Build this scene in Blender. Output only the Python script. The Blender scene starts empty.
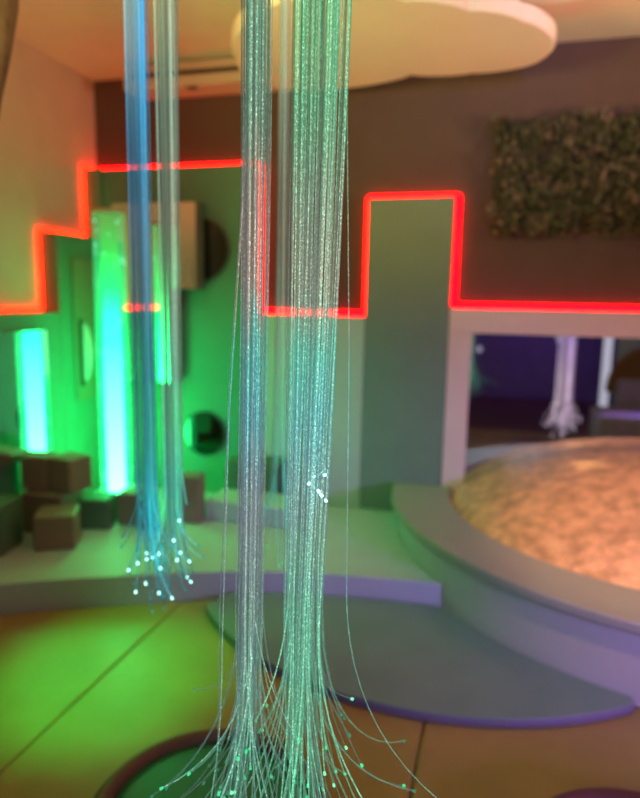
import bpy, bmesh, math, random
from mathutils import Vector, Matrix, Euler, noise
R = math.radians
random.seed(7)
S = bpy.context.scene
COL = S.collection

# ------------------------------------------------------------------ camera
cam_d = bpy.data.cameras.new('camera')
cam_d.sensor_fit = 'HORIZONTAL'; cam_d.sensor_width = 36.0; cam_d.lens = 36.0
cam_d.clip_start = 0.02
cam_d.dof.use_dof = True; cam_d.dof.focus_distance = 1.0; cam_d.dof.aperture_fstop = 2.5
cam = bpy.data.objects.new('camera', cam_d); COL.objects.link(cam)
cam.matrix_world = (Matrix.Translation((0, 0, 1.5)) @ Matrix.Rotation(R(15.5), 4, 'Z')
                    @ Matrix.Rotation(R(90 - 8.9), 4, 'X') @ Matrix.Rotation(R(1.05), 4, 'Z'))
S.camera = cam
S.view_settings.view_transform = 'Standard'; S.view_settings.look = 'None'
S.view_settings.exposure = 0.0; S.view_settings.gamma = 1.0
S.view_settings.use_curve_mapping = False
S.cycles.transparent_max_bounces = 48
S.cycles.max_bounces = 8
S.cycles.sample_clamp_indirect = 4.0

# ------------------------------------------------------------------ world, spots and added fill lights
w = bpy.data.worlds.new('world'); S.world = w; w.use_nodes = True
w.node_tree.nodes['Background'].inputs[0].default_value = (.9, .75, .8, 1)
w.node_tree.nodes['Background'].inputs[1].default_value = 0.0

def area(name, loc, target, size, power, color, sy=None, spread=180):
    l = bpy.data.lights.new(name, 'AREA'); l.energy = power; l.color = color
    l.shape = 'RECTANGLE'; l.size = size; l.size_y = sy or size; l.spread = R(spread)
    o = bpy.data.objects.new(name, l); COL.objects.link(o); o.location = loc
    o.rotation_euler = (Vector(target) - Vector(loc)).to_track_quat('-Z', 'Y').to_euler()
    return o

def spot(name, loc, target, power, color, deg, blend=.8, rad=.05):
    l = bpy.data.lights.new(name, 'SPOT'); l.energy = power; l.color = color
    l.spot_size = R(deg); l.spot_blend = blend; l.shadow_soft_size = rad
    o = bpy.data.objects.new(name, l); COL.objects.link(o); o.location = loc
    o.rotation_euler = (Vector(target) - Vector(loc)).to_track_quat('-Z', 'Y').to_euler()
    return o

area('warm_room_fill', (.6, -.6, 2.85), (.2, 3.0, .8), 1.2, 1.6, (1.0, .66, .40))  # unseen lamp added for dim warm ambience
area('amber_ceiling_fill', (1.7, 2.7, 2.0), (.5, 3.1, 2.95), .4, 13.0, (1.0, .55, .28), spread=110)  # unseen fill added to warm the ceiling and clouds
area('yellow_cloud_fill', (-1.3, 1.1, 2.1), (-.7, 3.0, 2.95), .4, 9.0, (.92, .72, .22), spread=80)  # added out of view to yellow the big cloud's underside
area('orange_ceiling_fill', (-2.3, 1.2, 2.2), (-2.3, 2.8, 2.95), .3, 5.0, (1.0, .24, .07), spread=100)  # added unseen, reddens the left end of the ceiling
spot('violet_low_fill', (2.4, .2, 1.05), (.75, 2.45, .2), 300, (.48, .24, 1.0), 56, 1.0, .15)  # added lamp, stands in for the rear room's violet glow
area('cool_front_fill', (-.2, -.5, 1.75), (.2, 3.0, .1), .4, 1.7, (.50, .62, 1.0), spread=60)  # unseen cool fill added for bench side and platform front
area('violet_cloud_fill', (.7, 1.2, 2.45), (.3, 2.9, 2.80), .25, 1.5, (.42, .26, 1.0), spread=50)  # added above the view to tint the clouds lilac
area('violet_rear_light', (.3, -.8, 2.8), (.6, -2.6, .9), .8, 6, (.46, .14, .9), spread=90)
area('pink_wall_fill', (2.6, 2.0, 2.2), (.3, 4.1, 1.1), .6, 12, (1.0, .46, .34))  # added out of view, brightens the mirror frame and back wall
spot('green_floor_spot', (-1.5, .9, 2.8), (-1.43, 2.05, 0), 500, (.0, 1.0, .12), 23, 1.0)
spot('green_wash_fill', (-2.3, 2.6, 2.75), (-1.35, 3.6, .3), 95, (.03, 1.0, .25), 62, 1.0)  # added to strengthen the bubble tube's green over the platform
spot('copper_dome_spot', (.4, 1.5, 2.75), (.70, 3.05, .4), 215, (1.0, .52, .27), 34, .8, .05)
spot('copper_glint_fill', (.75, 3.0, 2.75), (.50, 3.72, .62), 200, (1.0, .66, .30), 6, .9, .03)  # added to put the bright patch on the dome

# ------------------------------------------------------------------ materials
MATS = {}
def mat(name, color=(.5, .5, .5), rough=.5, metal=0, var=.0, vscale=6, bump=0, bscale=40, bdist=.01,
        emit=None, estr=0, color2=None, coat=0, spec=.5, stretch=None):
    if name in MATS: return MATS[name]
    m = bpy.data.materials.new(name); m.use_nodes = True; nt = m.node_tree; N = nt.nodes; L = nt.links
    b = N['Principled BSDF']
    b.inputs['Roughness'].default_value = rough; b.inputs['Metallic'].default_value = metal
    b.inputs['Coat Weight'].default_value = coat; b.inputs['Specular IOR Level'].default_value = spec
    tc = N.new('ShaderNodeTexCoord'); src = tc.outputs['Object']
    if stretch:
        mp = N.new('ShaderNodeMapping'); mp.inputs['Scale'].default_value = stretch
        L.new(src, mp.inputs['Vector']); src = mp.outputs['Vector']
    n = N.new('ShaderNodeTexNoise'); n.inputs['Scale'].default_value = vscale; n.inputs['Detail'].default_value = 4
    L.new(src, n.inputs['Vector'])
    r = N.new('ShaderNodeValToRGB')
    c2 = color2 or tuple(max(0, c * (1 - var)) for c in color)
    r.color_ramp.elements[0].position = .35; r.color_ramp.elements[1].position = .65
    r.color_ramp.elements[0].color = (*c2, 1); r.color_ramp.elements[1].color = (*color, 1)
    L.new(n.outputs['Fac'], r.inputs['Fac']); L.new(r.outputs['Color'], b.inputs['Base Color'])
    if bump:
        n2 = N.new('ShaderNodeTexNoise'); n2.inputs['Scale'].default_value = bscale; n2.inputs['Detail'].default_value = 5
        L.new(src, n2.inputs['Vector'])
        bp = N.new('ShaderNodeBump'); bp.inputs['Strength'].default_value = bump; bp.inputs['Distance'].default_value = bdist
        L.new(n2.outputs['Fac'], bp.inputs['Height']); L.new(bp.outputs['Normal'], b.inputs['Normal'])
    if emit:
        b.inputs['Emission Color'].default_value = (*emit, 1); b.inputs['Emission Strength'].default_value = estr
    MATS[name] = m
    return m

def tube_light_mat(name, z0, z1, stops):
    """glowing water: emission changes with height"""
    m = bpy.data.materials.new(name); m.use_nodes = True; nt = m.node_tree; N = nt.nodes; L = nt.links
    N.remove(N['Principled BSDF']); out = N['Material Output']
    tc = N.new('ShaderNodeTexCoord'); sx = N.new('ShaderNodeSeparateXYZ'); L.new(tc.outputs['Object'], sx.inputs[0])
    mr = N.new('ShaderNodeMapRange'); mr.inputs[1].default_value = z0; mr.inputs[2].default_value = z1
    L.new(sx.outputs['Z'], mr.inputs[0])
    rp = N.new('ShaderNodeValToRGB'); els = rp.color_ramp.elements
    mx = max(max(c) for _, c in stops)
    els[0].position = stops[0][0]; els[0].color = (*[v / mx for v in stops[0][1]], 1)
    els[1].position = stops[-1][0]; els[1].color = (*[v / mx for v in stops[-1][1]], 1)
    for p, c in stops[1:-1]:
        e = els.new(p); e.color = (*[v / mx for v in c], 1)
    L.new(mr.outputs[0], rp.inputs[0])
    em = N.new('ShaderNodeEmission'); em.inputs['Strength'].default_value = mx
    L.new(rp.outputs[0], em.inputs[0]); L.new(em.outputs[0], out.inputs[0])
    return m

def clear_mat(name, tint, trans, rough=.1):
    m = bpy.data.materials.new(name); m.use_nodes = True; nt = m.node_tree; N = nt.nodes; L = nt.links
    b = N['Principled BSDF']; b.inputs['Base Color'].default_value = (*tint, 1); b.inputs['Roughness'].default_value = rough
    t = N.new('ShaderNodeBsdfTransparent'); t.inputs[0].default_value = (*tint, 1)
    mx = N.new('ShaderNodeMixShader'); mx.inputs[0].default_value = trans
    L.new(b.outputs[0], mx.inputs[1]); L.new(t.outputs[0], mx.inputs[2]); L.new(mx.outputs[0], N['Material Output'].inputs[0])
    return m

def strand_mat(name, tint, trans, z_stops, estr, dots, dotcol):
    """side-glowing acrylic fibre: clear plastic with a weak glow tinted by height and tiny bright notches"""
    m = bpy.data.materials.new(name); m.use_nodes = True; nt = m.node_tree; N = nt.nodes; L = nt.links
    b = N['Principled BSDF']; b.inputs['Base Color'].default_value = (*tint, 1)
    b.inputs['Roughness'].default_value = .22; b.inputs['Specular IOR Level'].default_value = .8
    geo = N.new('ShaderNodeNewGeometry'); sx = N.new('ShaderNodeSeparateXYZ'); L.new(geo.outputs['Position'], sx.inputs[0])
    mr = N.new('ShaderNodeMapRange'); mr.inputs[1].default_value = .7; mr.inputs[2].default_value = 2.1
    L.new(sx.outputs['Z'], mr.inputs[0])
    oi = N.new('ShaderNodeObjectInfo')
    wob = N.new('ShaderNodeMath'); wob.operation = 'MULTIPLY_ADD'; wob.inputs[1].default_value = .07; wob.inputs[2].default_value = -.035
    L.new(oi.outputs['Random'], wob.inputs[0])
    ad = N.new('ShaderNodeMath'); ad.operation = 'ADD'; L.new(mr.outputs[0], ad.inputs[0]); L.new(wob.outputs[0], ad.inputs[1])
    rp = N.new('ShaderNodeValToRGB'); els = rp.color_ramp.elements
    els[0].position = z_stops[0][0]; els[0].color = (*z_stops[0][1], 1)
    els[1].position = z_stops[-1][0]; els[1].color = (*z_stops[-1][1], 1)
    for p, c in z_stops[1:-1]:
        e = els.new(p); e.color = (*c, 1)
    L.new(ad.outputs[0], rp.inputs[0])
    # notches
    mp = N.new('ShaderNodeMapping'); mp.inputs['Scale'].default_value = (500, 500, 330)
    L.new(geo.outputs['Position'], mp.inputs['Vector'])
    nz = N.new('ShaderNodeTexNoise'); nz.inputs['Scale'].default_value = 1; nz.inputs['Detail'].default_value = 0
    L.new(mp.outputs[0], nz.inputs['Vector'])
    gt = N.new('ShaderNodeMapRange'); gt.inputs[1].default_value = dots; gt.inputs[2].default_value = dots + .06
    L.new(nz.outputs['Fac'], gt.inputs[0])
    # per strand brightness
    pw = N.new('ShaderNodeMath'); pw.operation = 'POWER'; pw.inputs[1].default_value = 4.0
    fr_ = N.new('ShaderNodeMath'); fr_.operation = 'MULTIPLY'; fr_.inputs[1].default_value = 37.7; L.new(oi.outputs['Random'], fr_.inputs[0])
    fc = N.new('ShaderNodeMath'); fc.operation = 'FRACT'; L.new(fr_.outputs[0], fc.inputs[0]); L.new(fc.outputs[0], pw.inputs[0])
    pb = N.new('ShaderNodeMath'); pb.operation = 'MULTIPLY_ADD'; pb.inputs[1].default_value = 3.6 * estr; pb.inputs[2].default_value = .35 * estr
    L.new(pw.outputs[0], pb.inputs[0])
    em = N.new('ShaderNodeEmission'); L.new(rp.outputs[0], em.inputs[0]); L.new(pb.outputs[0], em.inputs[1])
    em2 = N.new('ShaderNodeEmission'); em2.inputs[0].default_value = (*dotcol, 1)
    dsr = N.new('ShaderNodeMath'); dsr.operation = 'MULTIPLY_ADD'; dsr.inputs[1].default_value = .62; dsr.inputs[2].default_value = .05; L.new(pw.outputs[0], dsr.inputs[0])
    ds = N.new('ShaderNodeMath'); ds.operation = 'MULTIPLY'; L.new(dsr.outputs[0], ds.inputs[1]); L.new(gt.outputs[0], ds.inputs[0])
    L.new(ds.outputs[0], em2.inputs[1])
    t = N.new('ShaderNodeBsdfTransparent')
    m1 = N.new('ShaderNodeMixShader'); m1.inputs[0].default_value = trans
    L.new(b.outputs[0], m1.inputs[1]); L.new(t.outputs[0], m1.inputs[2])
    a1 = N.new('ShaderNodeAddShader'); L.new(m1.outputs[0], a1.inputs[0]); L.new(em.outputs[0], a1.inputs[1])
    a2 = N.new('ShaderNodeAddShader'); L.new(a1.outputs[0], a2.inputs[0]); L.new(em2.outputs[0], a2.inputs[1])
    L.new(a2.outputs[0], N['Material Output'].inputs[0])
    m.cycles.emission_sampling = 'NONE'
    return m

def glow(name, c, s, nee=True):
    m = bpy.data.materials.new(name); m.use_nodes = True; N = m.node_tree.nodes
    b = N['Principled BSDF']; b.inputs['Base Color'].default_value = (*[min(1, v) * (.02 if s > 8 else .6) for v in c], 1)
    b.inputs['Emission Color'].default_value = (*c, 1); b.inputs['Emission Strength'].default_value = s
    if not nee: m.cycles.emission_sampling = 'NONE'
    return m

def glow_clear(name, c, s_, trans):
    """tube wall carrying scattered light from the water"""
    m = clear_mat(name, (.85, 1, .9), trans); N = m.node_tree.nodes; L = m.node_tree.links
    mixn = [n for n in N if n.type == 'MIX_SHADER'][0]; em = N.new('ShaderNodeEmission')
    em.inputs[0].default_value = (*c, 1)
    tc = N.new('ShaderNodeTexCoord'); sx = N.new('ShaderNodeSeparateXYZ'); L.new(tc.outputs['Object'], sx.inputs[0])
    mr = N.new('ShaderNodeMapRange'); mr.inputs[1].default_value = 1.9; mr.inputs[2].default_value = 1.1
    mr.inputs[3].default_value = s_ * .25; mr.inputs[4].default_value = s_
    L.new(sx.outputs['Z'], mr.inputs[0]); L.new(mr.outputs[0], em.inputs[1])
    ad = N.new('ShaderNodeAddShader'); L.new(mixn.outputs[0], ad.inputs[0]); L.new(em.outputs[0], ad.inputs[1])
    L.new(ad.outputs[0], N['Material Output'].inputs[0]); return m

WALL = mat('wall_paint', (.115, .082, .068), .8, var=.08, bump=.15, bscale=120, bdist=.002)
CEIL = mat('ceiling_paint', (.80, .74, .66), .8, var=.05, bump=.1, bscale=90, bdist=.002)
PANEL = mat('panel_vinyl', (.20, .30, .22), .55, var=.06, bump=.1, bscale=30, bdist=.003)
WHITE = mat('white_board', (.88, .70, .62), .5, var=.04)
PLATV = mat('platform_vinyl', (.50, .60, .58), .5, var=.06, bump=.12, bscale=18, bdist=.004)
RINGV = mat('ring_vinyl', (.34, .38, .33), .5, var=.05, bump=.1, bscale=18, bdist=.004)
TAN = mat('tan_vinyl', (.40, .29, .08), .38, var=.15, vscale=3, bump=.25, bscale=7, bdist=.02)
GREY = mat('grey_vinyl', (.20, .31, .27), .42, var=.1, vscale=4, bump=.2, bscale=9, bdist=.012)
BROWN = mat('brown_vinyl', (.15, .075, .045), .45, var=.15, bump=.1)
GREENV = mat('green_vinyl', (.02, .26, .10), .42, var=.1, bump=.2, bscale=12)
MAROON = mat('maroon_vinyl', (.13, .035, .05), .45, var=.1, bump=.1)
CUBE = mat('brown_foam', (.30, .20, .15), .6, var=.15, bump=.12, bscale=30)
CUBE2 = mat('dark_green_foam', (.10, .17, .10), .6, var=.15, bump=.12, bscale=30)
MIRROR = mat('mirror_glass', (.82, .86, .84), .015, 1.0, var=.0)
DARKMIR = mat('dark_mirror_glass', (.09, .11, .10), .05, 1.0, var=.0)
COPPER = mat('copper_leaf_glow', (.90, .56, .32), .40, .25, var=.3, vscale=14, color2=(.50, .30, .17), bump=.9, bscale=40, bdist=.014, emit=(1.0, .42, .18), estr=.06)  # weak warm emission mixed into the copper to brighten the dome
PLASTIC = mat('cream_plastic', (.62, .56, .46), .45, var=.04)
SLOT = mat('dark_slot', (.05, .04, .035), .7)
CLOUDM = mat('cloud_board', (.85, .82, .70), .42, var=.03)
BARK = mat('bark', (.24, .15, .08), .8, var=.4, vscale=14, bump=.6, bscale=25)
LEAF = mat('leaf', (.13, .15, .06), .5, var=.4, vscale=45, color2=(.035, .042, .018))
LEAF2 = mat('dry_leaf', (.26, .21, .13), .6, var=.5, vscale=45)
REDLED = glow('red_led', (1.0, .0002, .0030), 12.0)
ORLED = glow('orange_red_led', (1.0, .009, .002), 13.0)
TIP = glow('tip_glow', (.25, 1.0, .55), 1.1, False)
TIPG = glow('tip_glow_green', (.05, .9, .35), .9, False)
TIPB = glow('tip_glow_cyan', (.45, 1.0, .95), 3.2, False)
TIPF = glow('tip_faint', (.10, .6, .32), .25, False)
TIPD = glow('tip_glow_dim', (.05, .5, .5), .35, False)
ACRYL = clear_mat('acrylic', (.80, 1.0, .88), .9)

# ------------------------------------------------------------------ mesh helpers
def link(name, bm, m, parent=None, smooth=False, bevel=0, seg=2):
    me = bpy.data.meshes.new(name); bm.normal_update(); bm.to_mesh(me); bm.free()
    o = bpy.data.objects.new(name, me); COL.objects.link(o)
    for x in (m if isinstance(m, (list, tuple)) else [m]): me.materials.append(x)
    if smooth:
        for p in me.polygons: p.use_smooth = True
    if bevel:
        b = o.modifiers.new('bevel', 'BEVEL'); b.width = bevel; b.segments = seg; b.limit_method = 'ANGLE'; b.angle_limit = R(35)
    if parent: o.parent = parent
    return o

def box(bm, x0, x1, y0, y1, z0, z1):
    v = [bm.verts.new(p) for p in ((x0,y0,z0),(x1,y0,z0),(x1,y1,z0),(x0,y1,z0),(x0,y0,z1),(x1,y0,z1),(x1,y1,z1),(x0,y1,z1))]
    for f in ((0,3,2,1),(4,5,6,7),(0,1,5,4),(1,2,6,5),(2,3,7,6),(3,0,4,7)): bm.faces.new([v[i] for i in f])
    return bm

def B(*a): return box(bmesh.new(), *a)

def prism(pts, z0, z1, bm=None):
    bm = bm or bmesh.new()
    lo = [bm.verts.new((x, y, z0)) for x, y in pts]; hi = [bm.verts.new((x, y, z1)) for x, y in pts]
    n = len(pts)
    bm.faces.new(hi); bm.faces.new(list(reversed(lo)))
    for i in range(n): bm.faces.new((lo[i], lo[(i+1) % n], hi[(i+1) % n], hi[i]))
    bmesh.ops.recalc_face_normals(bm, faces=bm.faces)
    return bm

def tube(bm, pts, r, n=6, cap=True, rend=None):
    pts = [Vector(p) for p in pts]; rings = []
    up = None
    for i, p in enumerate(pts):
        t = (pts[min(i+1, len(pts)-1)] - pts[max(i-1, 0)]).normalized()
        if up is None: up = Vector((1, 0, 0)) if abs(t.x) < .9 else Vector((0, 1, 0))
        a = (up - t * up.dot(t)).normalized(); up = a; b = t.cross(a)
        rr = r(i / (len(pts)-1)) if callable(r) else r
        rings.append([bm.verts.new(p + (a*math.cos(2*math.pi*k/n) + b*math.sin(2*math.pi*k/n)) * rr) for k in range(n)])
    for q, s in zip(rings, rings[1:]):
        for k in range(n): bm.faces.new((q[k], q[(k+1) % n], s[(k+1) % n], s[k]))
    if cap: bm.faces.new(list(reversed(rings[0]))); bm.faces.new(rings[-1])
    return bm

def lathe(bm, prof, cx=0, cy=0, n=48):
    rings = []
    for r, z in prof:
        if r < 1e-5: rings.append([bm.verts.new((cx, cy, z))])
        else: rings.append([bm.verts.new((cx + r*math.cos(2*math.pi*k/n), cy + r*math.sin(2*math.pi*k/n), z)) for k in range(n)])
    for q, s in zip(rings, rings[1:]):
        for k in range(n):
            j = (k+1) % n
            if len(q) == 1 and len(s) == 1: continue
            if len(q) == 1: bm.faces.new((q[0], s[j], s[k]))
            elif len(s) == 1: bm.faces.new((q[k], q[j], s[0]))
            else: bm.faces.new((q[k], q[j], s[j], s[k]))
    bmesh.ops.recalc_face_normals(bm, faces=bm.faces)
    return bm

def tag(o, label=None, cat=None, group=None, kind=None):
    if label: o['label'] = label
    if cat: o['category'] = cat
    if group: o['group'] = group
    if kind: o['kind'] = kind
    return o

def empty(name, loc, label, cat, group=None, rz=0):
    o = bpy.data.objects.new(name, None); COL.objects.link(o); o.location = loc; o.rotation_euler.z = rz
    o.empty_display_size = .05
    return tag(o, label, cat, group)

def struct(name, bm, m, **k): return tag(link(name, bm, m, **k), kind='structure')

# ------------------------------------------------------------------ room shell
XL, XR, YB, YR, H = -2.8, 3.4, 4.1, -2.6, 2.955
struct('floor', B(XL-.1, XR+.1, YR-.1, YB+.1, -.16, -.06), mat('floor_board', (.25, .16, .10), .6))
struct('ceiling', B(XL-.1, XR+.1, YR-.1, YB+.1, H, H+.1), CEIL)
struct('wall_back', B(XL-.1, XR+.1, YB, YB+.1, -.06, H), WALL)
struct('wall_left', B(XL-.1, XL, YR, YB, -.06, H), CEILW := mat('cream_wall_paint', (.66, .60, .46), .8, var=.06, bump=.1, bscale=90, bdist=.002))
struct('wall_right', B(XR, XR+.1, YR, YB, -.06, H), mat('violet_wall_paint', (.22, .15, .40), .8, var=.1))
struct('wall_rear', B(XL, XR, YR-.1, YR, -.06, H), mat('violet_wall_paint'))

# ------------------------------------------------------------------ raised platform along the back wall
front = [(-2.8,1.86),(-2.5,2.10),(-2.2,2.33),(-1.95,2.475),(-1.68,2.60),(-1.45,2.715),(-1.23,2.80),(-1.0,2.87),(-.74,2.925),(-.45,2.965),(-.192,2.985)]
RC, RRo, RS = (1.07, 4.0), 1.665, 1.622
def ring_pts(a0, a1, r, c, n=40): return [(c[0] + r*math.cos(R(a0+(a1-a0)*i/n)), c[1] + r*math.sin(R(a0+(a1-a0)*i/n))) for i in range(n+1)]
a_hit = math.degrees(math.atan2(2.985-RC[1], -.192-RC[0])) % 360
back_ring = [(x, y) for x, y in ring_pts(a_hit-.5, 181.5, RS+.003, RC, 16)]
pts = front + back_ring + [(RC[0]-RS, 4.1), (-2.8, 4.1)]
platform = struct('platform_step', prism(pts, -.06, .145), PLATV, bevel=.012)
platform.name = 'trim_1'

# raised ring bench around the dome
inner_c, inner_r = (.98, 3.89), 1.215
outer = ring_pts(180, 360, RRo, RC, 72)
bench = empty('round_bench', (1.07, 3.97, 0), 'large curved pale padded bench wrapping around the copper dome', 'bench')
def ringmesh(z0, z1, ro, ri):
    bm = bmesh.new(); n = 96
    P = ring_pts(180.5, 359.5, ro, RC, n)
    # inner ring clipped at the wall line
    a0 = 180 - math.degrees(math.asin((3.97-inner_c[1]) / ri)); a1 = 360 + (180 - a0)
    Q = ring_pts(a0, a1, ri, inner_c, n)
    V = []
    for z in (z0, z1): V.append([[bm.verts.new((x, min(y, 3.968), z)) for x, y in L_] for L_ in (P, Q)])
    for i in range(n):
        lo, li = V[0]; ho, hi = V[1]
        bm.faces.new((lo[i], lo[i+1], ho[i+1], ho[i])); bm.faces.new((li[i+1], li[i], hi[i], hi[i+1]))
        bm.faces.new((ho[i], ho[i+1], hi[i+1], hi[i])); bm.faces.new((lo[i+1], lo[i], li[i], li[i+1]))
    for i in (0, n):
        bm.faces.new((V[0][0][i], V[0][1][i], V[1][1][i], V[1][0][i]))
    bmesh.ops.recalc_face_normals(bm, faces=bm.faces)
    return bm
def place(o, root):
    o.parent = root; o.matrix_parent_inverse = Matrix.Translation(root.location).inverted(); return o
def P_(root, name, bm, m, **k): return place(link(name, bm, m, **k), root)
P_(bench, 'bench_side', ringmesh(0, .30, RS, inner_r+.02), mat('bench_side_lit_vinyl', (.50, .53, .50), .5, var=.05), smooth=False, bevel=.004)  # side vinyl made lighter than the top for the light it catches
P_(bench, 'bench_top', ringmesh(.301, .352, RRo, inner_r), RINGV, bevel=.012, seg=3)

# copper dome
bm = bmesh.new(); n_r, n_a, hh = 28, 120, .35
rings = []
for i in range(n_r+1):
    f = i / n_r; r = (inner_r-.008) * (1-f)
    z = .315 + hh * (1 - (1-f)**2.3) ** .9
    if i == n_r: rings.append([bm.verts.new((inner_c[0], inner_c[1], z))]); continue
    ring = []
    for k in range(n_a):
        a = 2*math.pi*k/n_a; x = inner_c[0] + r*math.cos(a); y = inner_c[1] + r*math.sin(a)
        dz = .006 * noise.noise(Vector((x*7, y*7, 1))) + .003 * noise.noise(Vector((x*21, y*21, 4)))
        ring.append(bm.verts.new((x, y, z + dz)))
    rings.append(ring)
base = [bm.verts.new((v.co.x, v.co.y, .15)) for v in rings[0]]
for k in range(n_a): bm.faces.new((base[k], base[(k+1) % n_a], rings[0][(k+1) % n_a], rings[0][k]))
for q, s in zip(rings, rings[1:]):
    for k in range(n_a):
        if len(s) == 1: bm.faces.new((q[k], q[(k+1) % n_a], s[0]))
        else: bm.faces.new((q[k], q[(k+1) % n_a], s[(k+1) % n_a], s[k]))
bmesh.ops.bisect_plane(bm, geom=bm.verts[:] + bm.edges[:] + bm.faces[:], plane_co=(0, 3.9845, 0), plane_no=(0, 1, 0), clear_outer=True)
for v in bm.verts:
    if v.co.x < -.155 and v.co.y > 3.968: v.co.y = 3.968
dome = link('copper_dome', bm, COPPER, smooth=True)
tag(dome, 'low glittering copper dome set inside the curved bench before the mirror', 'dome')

# ------------------------------------------------------------------ stepped skyline panels on the walls
def panel(name, x0, x1, z0, z1, label, y0=3.97, m=PANEL, cat='wall panel'):
    r = empty(name, ((x0+x1)/2, y0, z0), label, cat, 'stepped padded wall panels')
    P_(r, 'panel_face', B(x0, x1, y0, YB, z0, z1), m, bevel=.006)
    return r
GPAN = mat('green_lit_panel_vinyl', (.10, .30, .19), .55, var=.06, bump=.1, bscale=30, bdist=.003)  # vinyl greened to carry the bubble tube's light
panel('wall_panel', -2.668, -1.572, .147, 2.343, 'tall wide green lit wall panel carrying the round mirrors', m=GPAN)
panel('wall_panel', -1.570, -.822, .147, 1.392, 'low green lit wall panel seen behind the fibre strands', m=mat('pale_panel_vinyl', (.52, .62, .52), .55, var=.05))
panel('wall_panel', -.820, -.300, .147, 2.112, 'tall dark grey green wall panel outlined in red light')
# left wall panels
def lpanel(y0, y1, z1, label):
    r = empty('wall_panel', (-2.74, (y0+y1)/2, .147), label, 'wall panel', 'stepped padded wall panels')
    P_(r, 'panel_face', B(-2.8, -2.67, y0, y1, .147, z1), GPAN, bevel=.006)
lpanel(1.95, 3.468, 1.385, 'low wall panel at left edge with a mirror showing a glowing tube')
lpanel(3.470, 3.938, 1.879, 'middle height wall panel left of the tall bubble tube')
lpanel(3.940, 4.098, 2.346, 'narrow tallest panel in the corner behind the tall bubble tube')

# mirror alcove box
fr = empty('mirror_surround', (1.1, 3.97, .35), 'pinkish white box frame around the wide mirror', 'frame')
X1 = 2.6
bm = B(-.297, X1, 3.97, YB, 1.312, 1.458); P_(fr, 'frame_top', bm, WHITE, bevel=.004)
P_(fr, 'frame_side', B(-.297, -.160, 3.97, YB, .147, 1.311), WHITE, bevel=.004)
P_(fr, 'frame_side', B(2.46, X1, 3.97, YB, .0, 1.311), WHITE, bevel=.004)
P_(fr, 'frame_bottom', B(-.159, 2.459, 3.986, YB, .147, .33), WHITE)
mr = tag(link('wide_mirror', B(-.159, 2.459, 3.985, 3.998, .33, 1.311), mat('wide_mirror_glass', (.62, .64, .66), .012, 1.0)),
         'wide rectangular wall mirror above the copper dome reflecting the violet room', 'mirror')

# mirror box on the back panel, round mirrors, left wall mirrors
mb = empty('mirror_box', (-2.3, 3.9, .9), 'tall rectangular mirror box beside the upper round mirror', 'mirror')
P_(mb, 'box_body', B(-2.52, -1.905, 3.845, 3.945, 1.545, 2.10), CUBE2, bevel=.004)
P_(mb, 'box_body', B(-2.52, -2.10, 3.845, 3.968, .92, 1.543), PANEL, bevel=.004)
P_(mb, 'mirror_glass', B(-2.515, -1.91, 3.836, 3.8445, 1.55, 2.095), MIRROR)
P_(mb, 'mirror_glass', B(-2.515, -2.105, 3.836, 3.8445, .925, 1.548), MIRROR)
def disc(cx, y, cz, r, th, n=48):
    bm = bmesh.new()
    bm2 = prism([(r*math.cos(2*math.pi*k/n), r*math.sin(2*math.pi*k/n)) for k in range(n)], 0, th, bm)
    bmesh.ops.rotate(bm2, verts=bm2.verts, matrix=Matrix.Rotation(R(90), 3, 'X'))
    bmesh.ops.translate(bm2, verts=bm2.verts, vec=(cx, y, cz))
    return bm2
def round_mirror(cx, cz, r, label):
    q = empty('round_mirror', (cx, 3.96, cz), label, 'mirror', 'round wall mirrors')
    P_(q, 'rim', disc(cx, 3.969, cz, r, .018), mat('rim_dark', (.05, .07, .05), .4), bevel=.003)
    P_(q, 'mirror_glass', disc(cx, 3.9505, cz, r-.012, .004), DARKMIR)
round_mirror(-1.935, 1.808, .205, 'upper dark round wall mirror half hidden by the mirror box')
round_mirror(-1.922, .568, .158, 'lower dark round wall mirror low on green panel')
# left wall
q = empty('left_wall_mirror', (-2.66, 2.9, .3), 'low rectangular mirror at left edge reflecting the bubble tube', 'mirror')
P_(q, 'mirror_glass', B(-2.6695, -2.615, 2.15, 3.265, .55, 1.285), MIRROR)
q = empty('half_moon_mirror', (-2.66, 3.84, .8), 'narrow dark green plaque with pale half moon on left wall', 'mirror')
P_(q, 'backing', B(-2.6695, -2.655, 3.59, 3.80, .80, 1.73), mat('dark_plaque', (.20, .26, .14), .5), bevel=.002)
bm = prism([(-.0 + .10*math.cos(R(-90+180*k/20)), .19*math.sin(R(-90+180*k/20))) for k in range(21)], 0, .012)
bmesh.ops.rotate(bm, verts=bm.verts, matrix=Matrix(((0,0,1),(1,0,0),(0,1,0))))
bmesh.ops.translate(bm, verts=bm.verts, vec=(-2.6548, 3.66, 1.12))
P_(q, 'half_moon', bm, mat('pale_moon', (.55, .75, .68), .4))
P_(q, 'dark_edge', B(-2.6548, -2.640, 3.632, 3.655, .90, 1.34), SLOT)

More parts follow.
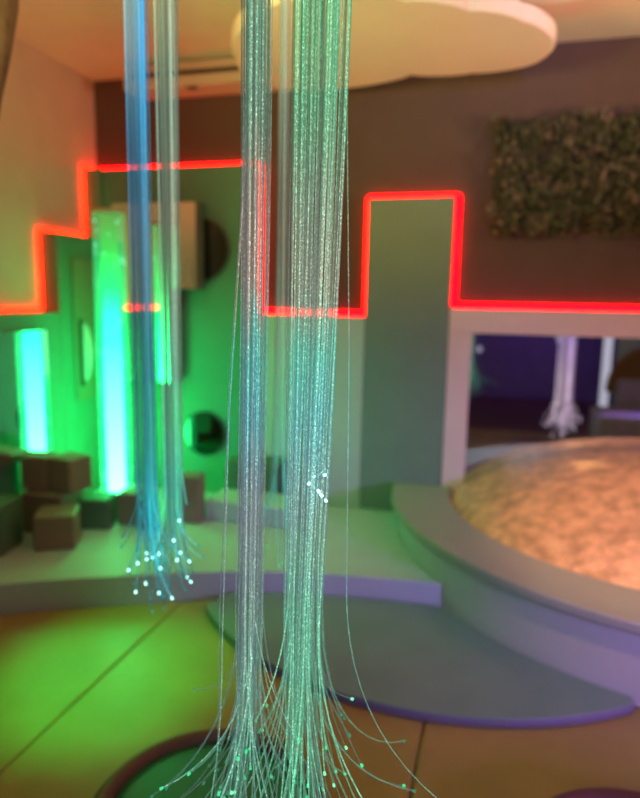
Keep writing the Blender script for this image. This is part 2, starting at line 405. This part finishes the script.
# ------------------------------------------------------------------ red LED outline
led = empty('led_strip', (-1, 4.08, 1.4), 'red glowing light strip outlining the stepped panels on back wall', 'light strip')
o = .018; yl = 4.083
path = [(-2.785, 2.343+o), (-1.572+o, 2.343+o), (-1.572+o, 1.392+o), (-.820-o, 1.392+o), (-.820-o, 2.112+o), (-.300+o, 2.112+o), (-.300+o, 1.458+o), (2.6, 1.458+o)]
for (xa, za), (xb, zb) in zip(path, path[1:]):
    P_(led, 'led_tube', tube(bmesh.new(), [(xa, yl, za), (xb, yl, zb)], .015, 8), REDLED, smooth=True)
led2 = empty('led_strip', (-2.78, 3.4, 1.4), 'orange red glowing light strip outlining the panels on left wall', 'light strip')
path = [(1.96, 1.385+o), (3.470-o, 1.385+o), (3.470-o, 1.879+o), (3.940-o, 1.879+o), (3.940-o, 2.346+o), (4.065, 2.346+o)]
for (xa, za), (xb, zb) in zip(path, path[1:]):
    P_(led2, 'led_tube', tube(bmesh.new(), [(-2.787, xa, za), (-2.787, xb, zb)], .008, 8), ORLED, smooth=True)

# ------------------------------------------------------------------ bubble tube
bt = empty('bubble_tube', (-2.317, 3.495, .147), 'tall glowing cyan bubble tube in the left corner', 'bubble tube')
cx, cy = -2.317, 3.495
P_(bt, 'base', lathe(bmesh.new(), [(0, .147), (.15, .147), (.15, .235), (.14, .247), (0, .247)], cx, cy), mat('tube_base', (.30, .34, .28), .5), bevel=.004)
P_(bt, 'water_column', lathe(bmesh.new(), [(0, .250), (.052, .250), (.052, 1.97), (0, 1.97)], cx, cy, 40),
   tube_light_mat('glowing_water', .25, 1.97, [(0, (1.1, 26, 6)), (.30, (.5, 20, 4.5)), (.55, (.10, 9, 2)), (.75, (.02, 2.2, .25)), (.88, (.05, .6, .05)), (1, (.14, .28, .04))]), smooth=False)
P_(bt, 'acrylic_tube', tube(bmesh.new(), [(cx, cy, .248), (cx, cy, 1.985)], .095, 40, cap=False), glow_clear('lit_acrylic', (.01, 1.0, .28), .55, .93), smooth=True)
P_(bt, 'cap', lathe(bmesh.new(), [(0, 1.986), (.098, 1.986), (.098, 2.005), (0, 2.008)], cx, cy), mat('tube_cap', (.45, .50, .30), .5))
bub = bmesh.new()
for i in range(90):
    a = random.random()*6.28; r = .085; z = random.uniform(.28, 1.95)
    bmesh.ops.create_icosphere(bub, subdivisions=1, radius=random.uniform(.003, .007), matrix=Matrix.Translation((cx+r*math.cos(a), cy+r*math.sin(a), z)))
tag(P_(bt, 'bubbles', bub, glow('bubble_glow', (.3, 1, .8), 1.5, False)), kind='stuff')

# ------------------------------------------------------------------ foam cubes on platform
def cube(x, y, z, s, rz, m, label, h=None):
    h = h or s
    r = link('foam_cube', B(-s/2, s/2, -s/2, s/2, 0, h), m, bevel=.012, seg=3)
    r.location = (x, y, z); r.rotation_euler.z = rz
    return tag(r, label, 'cube', 'foam cubes on the platform')
PZ = .146
cube(-2.265, 2.845, PZ, .21, R(28), CUBE, 'brown foam cube standing alone in front of the other cubes', .19)
cube(-2.235, 3.170, PZ, .18, R(15), CUBE2, 'dark green foam cube just right of and behind the front brown cube')
cube(-2.540, 2.680, PZ, .215, R(12), CUBE2, 'dark green foam cube cut off by the left edge', .27)
cube(-2.070, 3.270, PZ, .13, R(8), CUBE, 'small brown foam cube right below the tall bubble tube', .20)
cube(-1.745, 3.42, PZ, .13, R(10), CUBE, 'brown foam cube standing against the low bench step, right of the blue strands', .29)
cube(-2.455, 3.06, PZ, .25, R(5), CUBE, 'brown foam cube at bottom carrying the upper two cubes', .235)
cube(-2.530, 3.05, PZ + .237, .155, R(10), CUBE, 'left of the two brown foam cubes on top of the pile', .20)
cube(-2.345, 3.07, PZ + .237, .175, R(-8), CUBE, 'right of the two brown foam cubes on top of the pile', .20)
cube(-1.930, 3.22, PZ, .10, R(30), CUBE2, 'narrow dark foam block seen through the blue strands', .19)
st = link('bench_step', B(-1.675, -1.12, 3.45, 3.72, .146, .272), PLATV, bevel=.012, seg=3)
tag(st, 'low green lit padded block against back panel under the round mirror', 'padded block')

bl = link('dark_block', B(-1.66, -1.30, 3.735, 3.955, .146, .45), CUBE2, bevel=.012, seg=3)  # dark block filling the dark zone above the step
tag(bl, 'dark green block behind the low padded bench step', 'padded block')

# ------------------------------------------------------------------ floor mats
def floor_mat(x0, x1, y0, y1, label):
    pts = [(x0, y0), (x1, y0)]
    # far edge follows the platform front
    def fy(x):
        if x > -.192: return 99
        for (xa, ya), (xb, yb) in zip(front, front[1:]):
            if xa <= x <= xb: return ya + (yb-ya)*(x-xa)/(xb-xa)
        return front[0][1]
    n = 14
    for i in range(n+1):
        x = x1 + (x0-x1)*i/n
        y = min(y1, fy(x) - .006)
        if x > RC[0]-RS:
            d = RS**2 - (x-RC[0])**2
            if d > 0: y = min(y, RC[1] - math.sqrt(d) - .002)
        pts.append((x, y))
    bm = prism(pts, -.058, 0)
    o = link('floor_mat', bm, TAN, bevel=.012, seg=3)
    return tag(o, label, 'floor mat', 'tan padded floor mats')
floor_mat(-2.795, -1.446, .2, 3.1, 'tan padded floor mat left of the diagonal seam')
floor_mat(-1.442, -.182, .2, 3.1, 'tan padded floor mat under the round green pouf and hanging strands')
floor_mat(-.178, 1.078, .2, 3.1, 'tan padded floor mat at bottom right before the grey crescent mat')
floor_mat(1.082, 3.39, .2, 3.1, 'tan padded floor mat to the right of the curved bench')
o = link('floor_mat', B(-2.795, 3.39, -2.58, .196, -.058, 0), mat('dark_red_vinyl', (.16, .07, .07), .5, var=.1), bevel=.01)
tag(o, 'large dark reddish padded floor mat seen only in the mirror', 'floor mat')

# grey crescent mat
c, r = (-.245, 3.443), 1.317
arc = []
for i in range(61):
    a = R(218 + (307.8-218)*i/60); arc.append((c[0]+r*math.cos(a), c[1]+r*math.sin(a)))
def inside_front(x):
    for (xa, ya), (xb, yb) in zip(front, front[1:]):
        if xa <= x <= xb: return ya + (yb-ya)*(x-xa)/(xb-xa)
    return 3.0
arc = [(x, y) for x, y in arc if (x > -.192 or y < inside_front(x)-.01) and math.hypot(x-RC[0], y-RC[1]) > RS+.006]
end = arc[-1]; a_end = math.degrees(math.atan2(end[1]-RC[1], end[0]-RC[0])) % 360
ret = ring_pts(a_end-.3, a_hit+.6, RS+.005, RC, 20)
fl = [(x, y-.008) for x, y in reversed(front) if arc[0][0] < x < -.25]
mt = empty('crescent_mat', (-.2, 2.5, 0), 'grey padded crescent shaped step mat lying before the platform', 'mat')
shape = arc + ret + fl
P_(mt, 'mat_body', prism(shape, .001, .036), mat('violet_lit_vinyl', (.17, .17, .22), .45, var=.08, bump=.15, bscale=9), bevel=.01, seg=3)  # body vinyl tinted with the violet light on the mat's edge
cen = Vector((sum(p[0] for p in shape)/len(shape), sum(p[1] for p in shape)/len(shape)))
P_(mt, 'mat_top', prism([tuple(cen + (Vector(p)-cen)*.992) for p in shape], .0345, .041), GREY, bevel=.003)

# round poufs
def pouf(x, y, r, h, rimm, topm, label):
    q = empty('round_pouf', (x, y, .001), label, 'pouf', 'round low poufs on the mats')
    P_(q, 'rim', lathe(bmesh.new(), [(r-.06, .001), (r-.012, .001), (r, .02), (r+.004, h*.5), (r-.004, h-.022), (r-.02, h-.005), (r-.035, h), (r-.055, h-.012), (r-.06, h-.03)], x, y, 64), rimm, smooth=True)
    P_(q, 'cushion_top', lathe(bmesh.new(), [(0, .002), (r-.061, .002), (r-.061, h-.026), (r-.10, h-.018), (0, h-.008)], x, y, 64), topm, smooth=True)
pouf(-.70, 1.44, .335, .12, BROWN, GREENV, 'round brown rimmed pouf with green top below the strands')
pouf(-1.55, 1.07, .36, .12, BROWN, GREENV, 'dark brown rimmed pouf cut off at bottom left corner')
pouf(.46, 1.50, .36, .12, MAROON, MAROON, 'maroon round pouf barely showing at bottom right')

# ------------------------------------------------------------------ ceiling clouds, air unit
def scallop(pts, bul):
    out = []; n = len(pts)
    area_ = sum(pts[i][0]*pts[(i+1) % n][1]-pts[(i+1) % n][0]*pts[i][1] for i in range(n))
    s = 1 if area_ > 0 else -1
    for i in range(n):
        a, b = Vector(pts[i]), Vector(pts[(i+1) % n]); d = b-a; nn = Vector((d.y, -d.x)) * s
        for k in range(12):
            t = k/12; out.append(tuple(a + d*t + nn * bul * math.sin(math.pi*t)**.6))
    return out
def cloud(name, pts, z, th, bul, label):
    q = tag(link(name, prism(scallop(pts, bul), z, z+th), CLOUDM, bevel=.012, seg=3), label, 'ceiling cloud', 'scalloped cloud panels under the ceiling')
    return q
cl = cloud('cloud_panel', [(-1.37,3.24),(-1.40,3.62),(-1.20,3.80),(-.54,3.68),(-.22,3.72),(.08,3.66),(.17,3.42),(.02,3.10),(-.20,2.95),(-.45,2.80),(-.80,2.66),(-1.15,2.85)], 2.70, .075, .105, 'large pale yellow cloud panel hanging under the ceiling behind the strands')
cl2 = cloud('cloud_panel', [(-.06,2.95),(.02,3.26),(.34,3.26),(.70,3.22),(1.0,2.9),(.8,2.5),(.3,2.4)], 2.84, .06, .17, 'lilac shaded cloud panel at the top edge right of the large one')
for name, x, y, z0 in (('cloud_hanger', -.9, 3.3, 2.77), ('cloud_hanger', -.2, 3.4, 2.77), ('cloud_hanger', .4, 2.8, 2.90)):
    hgr = link('hanger_rod', tube(bmesh.new(), [(x, y, z0), (x, y, H)], .004, 6), PLASTIC)
    hgr.parent = cl2 if x > .3 else cl
ac = empty('air_unit', (-1.9, 3.95, 2.8), 'long slim cream air conditioning unit under ceiling on back wall', 'air conditioner')
P_(ac, 'housing', B(-2.42, -1.15, 3.86, YB, 2.80, 2.945), PLASTIC, bevel=.012, seg=3)
P_(ac, 'outlet_slot', B(-2.38, -1.19, 3.852, 3.8598, 2.862, 2.888), SLOT)
P_(ac, 'front_flap', B(-2.38, -1.19, 3.846, 3.8598, 2.806, 2.856), PLASTIC, bevel=.004)
P_(ac, 'flap_lug', B(-1.98, -1.92, 3.872, 3.92, 2.791, 2.7995), SLOT)

# ------------------------------------------------------------------ leafy panel
gp = empty('plant_panel', (.4, 4.1, 1.9), 'rectangular panel of dark green leaves on upper right of back wall', 'plant panel')
px0, px1, pz0, pz1 = -.085, 1.25, 1.905, 2.535
P_(gp, 'backing', B(px0, px1, 4.04, 4.0985, pz0, pz1), mat('backing_dark', (.05, .045, .025), .8))
bm = bmesh.new()
rnd = random.Random(3)
clumps = [(rnd.uniform(px0, px1), rnd.uniform(pz0, pz1), rnd.uniform(.0, .05), rnd.random() < .25) for _ in range(300)]
for i in range(9000):
    cx_, cz_, cd_, dry = clumps[int(rnd.random()*300)]
    x = cx_ + rnd.gauss(0, .028); z = cz_ + rnd.gauss(0, .028)
    if not (px0-.03 < x < px1+.03 and pz0-.03 < z < pz1+.03): continue
    rr = math.hypot(x-cx_, z-cz_)
    y = 4.025 - cd_ - .03 * max(0, 1 - rr/.05) + rnd.uniform(-.012, .012)
    s = rnd.uniform(.010, .024)
    M = Matrix.Translation((x, min(y, 4.03), z)) @ Euler((rnd.uniform(0, 6.3), rnd.uniform(0, 6.3), rnd.uniform(0, 6.3))).to_matrix().to_4x4()
    v = [bm.verts.new(M @ Vector(p)) for p in ((-s,0,0),(-.2*s,.55*s,.15*s),(s,0,.0),(-.2*s,-.55*s,.15*s))]
    f1 = bm.faces.new((v[0], v[1], v[2])); f2 = bm.faces.new((v[0], v[2], v[3]))
    f1.material_index = f2.material_index = 1 if (dry and rnd.random() < .8) else 0
tag(P_(gp, 'foliage', bm, [LEAF, LEAF2]), kind='stuff')

# ------------------------------------------------------------------ hanging branch top left
bm = bmesh.new()
pp = [(-1.665, 1.82, 2.955), (-1.66, 1.82, 2.6), (-1.645, 1.80, 2.4), (-1.65, 1.79, 2.25), (-1.66, 1.78, 2.12), (-1.68, 1.77, 2.0), (-1.70, 1.76, 1.9)]
tube(bm, pp, lambda t: .085*(1-t)**.6 + .010 + .008*math.sin(t*19), 14)
for v in bm.verts: v.co += Vector((.055, 0, 0)) + Vector((1, 1, 0)) * .012 * noise.noise(v.co * 14)
br = link('hanging_branch', bm, BARK, smooth=True)
tag(br, 'blurred dark brown branch hanging down at the top left corner', 'branch')

# ------------------------------------------------------------------ fibre optic bundles
M_L = strand_mat('clear_fibre_left', (.42, .46, .42), .66, [(0, (.12, .60, .38)), (.22, (.22, .36, .30)), (.34, (.28, .28, .34)), (.44, (.05, .50, .62)), (.53, (.05, .62, .50)), (.57, (.55, .30, .22)), (.68, (.50, .30, .20)), (.76, (.20, .42, .26)), (1, (.12, .60, .38))], .085, .63, (.6, .9, .75))  # height bands paint in room colours refracted through the strands
M_R = strand_mat('clear_fibre_right', (.40, .50, .42), .64, [(0, (.08, .70, .34)), (.22, (.10, .50, .30)), (.34, (.20, .36, .36)), (.44, (.06, .50, .60)), (.53, (.04, .65, .48)), (.57, (.45, .34, .22)), (.66, (.36, .38, .22)), (.76, (.14, .52, .24)), (1, (.02, .90, .34))], .095, .60, (.5, 1.0, .7))  # background tints seen through the fibre, painted into its glow by height
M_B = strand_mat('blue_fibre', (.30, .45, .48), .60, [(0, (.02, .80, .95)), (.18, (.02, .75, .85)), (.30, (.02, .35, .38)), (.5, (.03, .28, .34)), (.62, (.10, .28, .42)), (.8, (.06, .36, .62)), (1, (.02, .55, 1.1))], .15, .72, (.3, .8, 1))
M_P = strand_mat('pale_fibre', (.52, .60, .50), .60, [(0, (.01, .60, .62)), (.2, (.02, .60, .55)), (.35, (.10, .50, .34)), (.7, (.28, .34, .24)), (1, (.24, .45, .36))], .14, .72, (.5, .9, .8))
M_V = strand_mat('violet_fibre', (.70, .62, .72), .15, [(0, (.6, .45, .55)), (.5, (.45, .30, .80)), (1, (.45, .30, .8))], .45, .72, (.8, .7, 1))

def flare_path(x0, y0, xb, yb, ztop, zbend, length, phi, thmax, wob, rng):
    pts = [Vector((x0, y0, ztop))]
    n = 5
    for i in range(1, n+1):
        t = i/n; z = ztop + (zbend-ztop)*t
        pts.append(Vector((x0 + (xb-x0)*t**2.6 + wob*math.sin(t*5+phi)*.6, y0 + (yb-y0)*t**2.6 + wob*math.cos(t*4+phi)*.6, z)))
    p = pts[-1].copy(); m_ = 12; ds = length/m_
    drift = rng.uniform(-.5, .5)
    for i in range(1, m_+1):
        t = i/m_; th = thmax * t**1.5; ph = phi + drift*t
        p = p + Vector((math.sin(th)*math.cos(ph), math.sin(th)*math.sin(ph), -math.cos(th))) * ds
        pts.append(p.copy())
    return pts

short_curl = None
def bundle(name, cx, cy, n, r_top, r_bot, bend, ln, th, rad, m, tipm, tiprad, label, seed, ztop=2.93, shift=(0, 0), extra=None, tipbias=None):
    rng = random.Random(seed)
    q = empty(name, (cx, cy, H), label, 'fibre optic strands', None)
    P_(q, 'ceiling_holder', lathe(bmesh.new(), [(0, 2.915), (r_top+.02, 2.915), (r_top+.025, 2.93), (r_top+.025, H-.001), (0, H-.001)], cx, cy, 32), PLASTIC)
    for i in range(n):
        a = rng.random()*2*math.pi; f = math.sqrt(rng.random())
        x0, y0 = cx + r_top*f*math.cos(a), cy + r_top*f*math.sin(a)
        a2 = a + rng.gauss(0, .25); f2 = min(1, max(0, f + rng.gauss(0, .12)))
        xb, yb = cx + shift[0] + r_bot*f2*math.cos(a2), cy + shift[1] + r_bot*f2*math.sin(a2)
        phi = a2 + rng.gauss(0, .9)
        if tipbias is not None and rng.random() < .3: phi = tipbias + rng.gauss(0, .5)
        thm = (abs(rng.gauss(th, th*.55)) + (rng.random() < .12) * .6) * (.5+.6*f2)
        pts = flare_path(x0, y0, xb, yb, ztop-.01, bend + rng.gauss(0, .05), max(.12, ln + rng.gauss(0, .045)), phi, min(thm, 1.35), .0022, rng)
        if extra: pts = extra(i, pts, rng)
        s = P_(q, 'fibre_strand', tube(bmesh.new(), pts, rad*rng.uniform(.8, 1.15), 6), m, smooth=True)
        e, d = pts[-1], (pts[-1]-pts[-2]).normalized()
        tp = link('glowing_tip', tube(bmesh.new(), [e, e + d*tiprad*2.2], lambda t: tiprad*(.8+.3*t), 8), TIPB if (extra is short_curl and i < 6) else tipm if not isinstance(tipm, list) else tipm[int(rng.random() < .22) if len(tipm) == 2 else rng.choice((0, 0, 1, 1, 2))], smooth=False)
        place(tp, q); mi = tp.matrix_parent_inverse.copy(); tp.parent = s; tp.matrix_parent_inverse = mi
        tp.matrix_parent_inverse = Matrix.Identity(4); tp.matrix_basis = Matrix.Identity(4)
    return q

def stray(side, first):
    def f(i, pts, rng):
        if not first <= i < first + 5: return pts
        a = rng.uniform(.012, .045)
        return [p + Vector((.964, .267, 0)) * side * a * max(0, min(1, (1.75 - p.z) / .6)) for p in pts]
    return f
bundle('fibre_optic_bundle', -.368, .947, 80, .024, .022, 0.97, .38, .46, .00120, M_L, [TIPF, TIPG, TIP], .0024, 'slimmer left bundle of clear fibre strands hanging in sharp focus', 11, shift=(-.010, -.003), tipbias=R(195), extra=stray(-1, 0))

def short_curl(i, pts, rng):
    if i > 5: return stray(1, 6)(i, pts, rng)
    # a few short strands on the right side that end in small curls higher up
    base = Vector((-.262 + .006*math.cos(i*2.1), .958 + .006*math.sin(i*1.7), 0))
    out = [Vector((pts[0].x, pts[0].y, pts[0].z)), Vector((base.x+.01, base.y, 2.0)), Vector((base.x+.004, base.y, 1.5)), Vector((base.x, base.y, 1.27))]
    for k in range(1, 15):
        t = k/14
        out.append(Vector((base.x + .010*math.sin(t*9+i), base.y + .008*math.cos(t*7+i)-.008, 1.27 - (.045+.008*i)*t - .004*math.sin(t*9+i))))
    return out
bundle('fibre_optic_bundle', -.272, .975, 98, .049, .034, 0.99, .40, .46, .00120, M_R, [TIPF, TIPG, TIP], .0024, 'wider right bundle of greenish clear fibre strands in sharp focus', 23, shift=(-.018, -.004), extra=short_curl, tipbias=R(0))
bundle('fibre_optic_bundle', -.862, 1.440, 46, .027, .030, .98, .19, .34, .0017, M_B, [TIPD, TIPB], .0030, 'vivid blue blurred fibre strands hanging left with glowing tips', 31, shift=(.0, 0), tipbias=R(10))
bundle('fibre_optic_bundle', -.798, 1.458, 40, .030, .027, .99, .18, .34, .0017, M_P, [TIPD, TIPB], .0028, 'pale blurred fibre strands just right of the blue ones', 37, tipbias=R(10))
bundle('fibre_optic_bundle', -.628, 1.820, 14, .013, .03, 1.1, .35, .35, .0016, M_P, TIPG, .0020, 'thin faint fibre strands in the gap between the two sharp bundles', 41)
bundle('fibre_optic_bundle', .66, 1.12, 60, .085, .085, .70, .42, .28, .004, M_V, glow('violet_tip', (.9, .75, 1), .8, False), .006, 'thick violet fibre strands appearing only in the wide mirror', 43)

# ------------------------------------------------------------------ things seen in the mirror
sofa = empty('grey_sofa', (1.75, .75, 0), 'grey padded sofa reflected at the right side of the wide mirror', 'sofa')
GS = mat('grey_fabric', (.34, .33, .38), .8, var=.1)
P_(sofa, 'sofa_seat', B(.98, 2.7, .62, 1.35, .06, .42), GS, bevel=.04, seg=3)
P_(sofa, 'sofa_back', B(1.25, 2.7, .40, .615, .06, .70), GS, bevel=.04, seg=3)
P_(sofa, 'sofa_base', B(1.02, 2.66, .44, 1.31, .001, .059), SLOT)
pst = tag(link('white_post', B(1.24, 1.33, -.55, -.46, .001, H-.002), glow('white_post_glow', (.80, .78, .95), .75, False)), 'bright white vertical post reflected in the wide mirror', 'light post')  # plain post with a weak even glow
hb = empty('brown_armchair', (1.75, -.35, 0), 'brown round backed armchair reflected at right end of the mirror', 'armchair')
bm = prism([(.42*math.cos(R(k*9)), .55*math.sin(R(k*9))) for k in range(21)], 0, .14)
bmesh.ops.rotate(bm, verts=bm.verts, matrix=Matrix.Rotation(R(90), 3, 'X')); bmesh.ops.translate(bm, verts=bm.verts, vec=(1.68, -.2, .46))
P_(hb, 'chair_back', bm, mat('brown_fabric', (.30, .14, .05), .8), bevel=.03)
P_(hb, 'chair_seat', B(1.37, 2.06, -.335, .30, .12, .458), mat('brown_fabric'), bevel=.03)
P_(hb, 'chair_base', B(1.40, 2.01, -.28, .25, .001, .119), SLOT)
scr = tag(link('partition_screen', B(1.5, 3.0, -1.2, -1.12, .001, 2.3), mat('pale_screen', (.50, .58, .54), .8), bevel=.01), 'pale grey partition screen reflected at right of the mirror', 'screen')
for i, (x, y, z) in enumerate([(.35, -2.59, 1.5), (.55, -2.59, 1.1), (-.3, -2.59, .75), (1.15, -2.59, 1.2), (.9, -2.59, .95), (-1.0, -2.59, 1.3)]):
    s = link('star_light', disc(x, YR+.014, z, .05, .012, 10), glow('star_glow', (.75, .7, .85), .5, False) if i == 0 else bpy.data.materials['star_glow'])
    tag(s, 'small pale round light on the violet wall in the mirror', 'wall light', 'small lights on the violet wall')
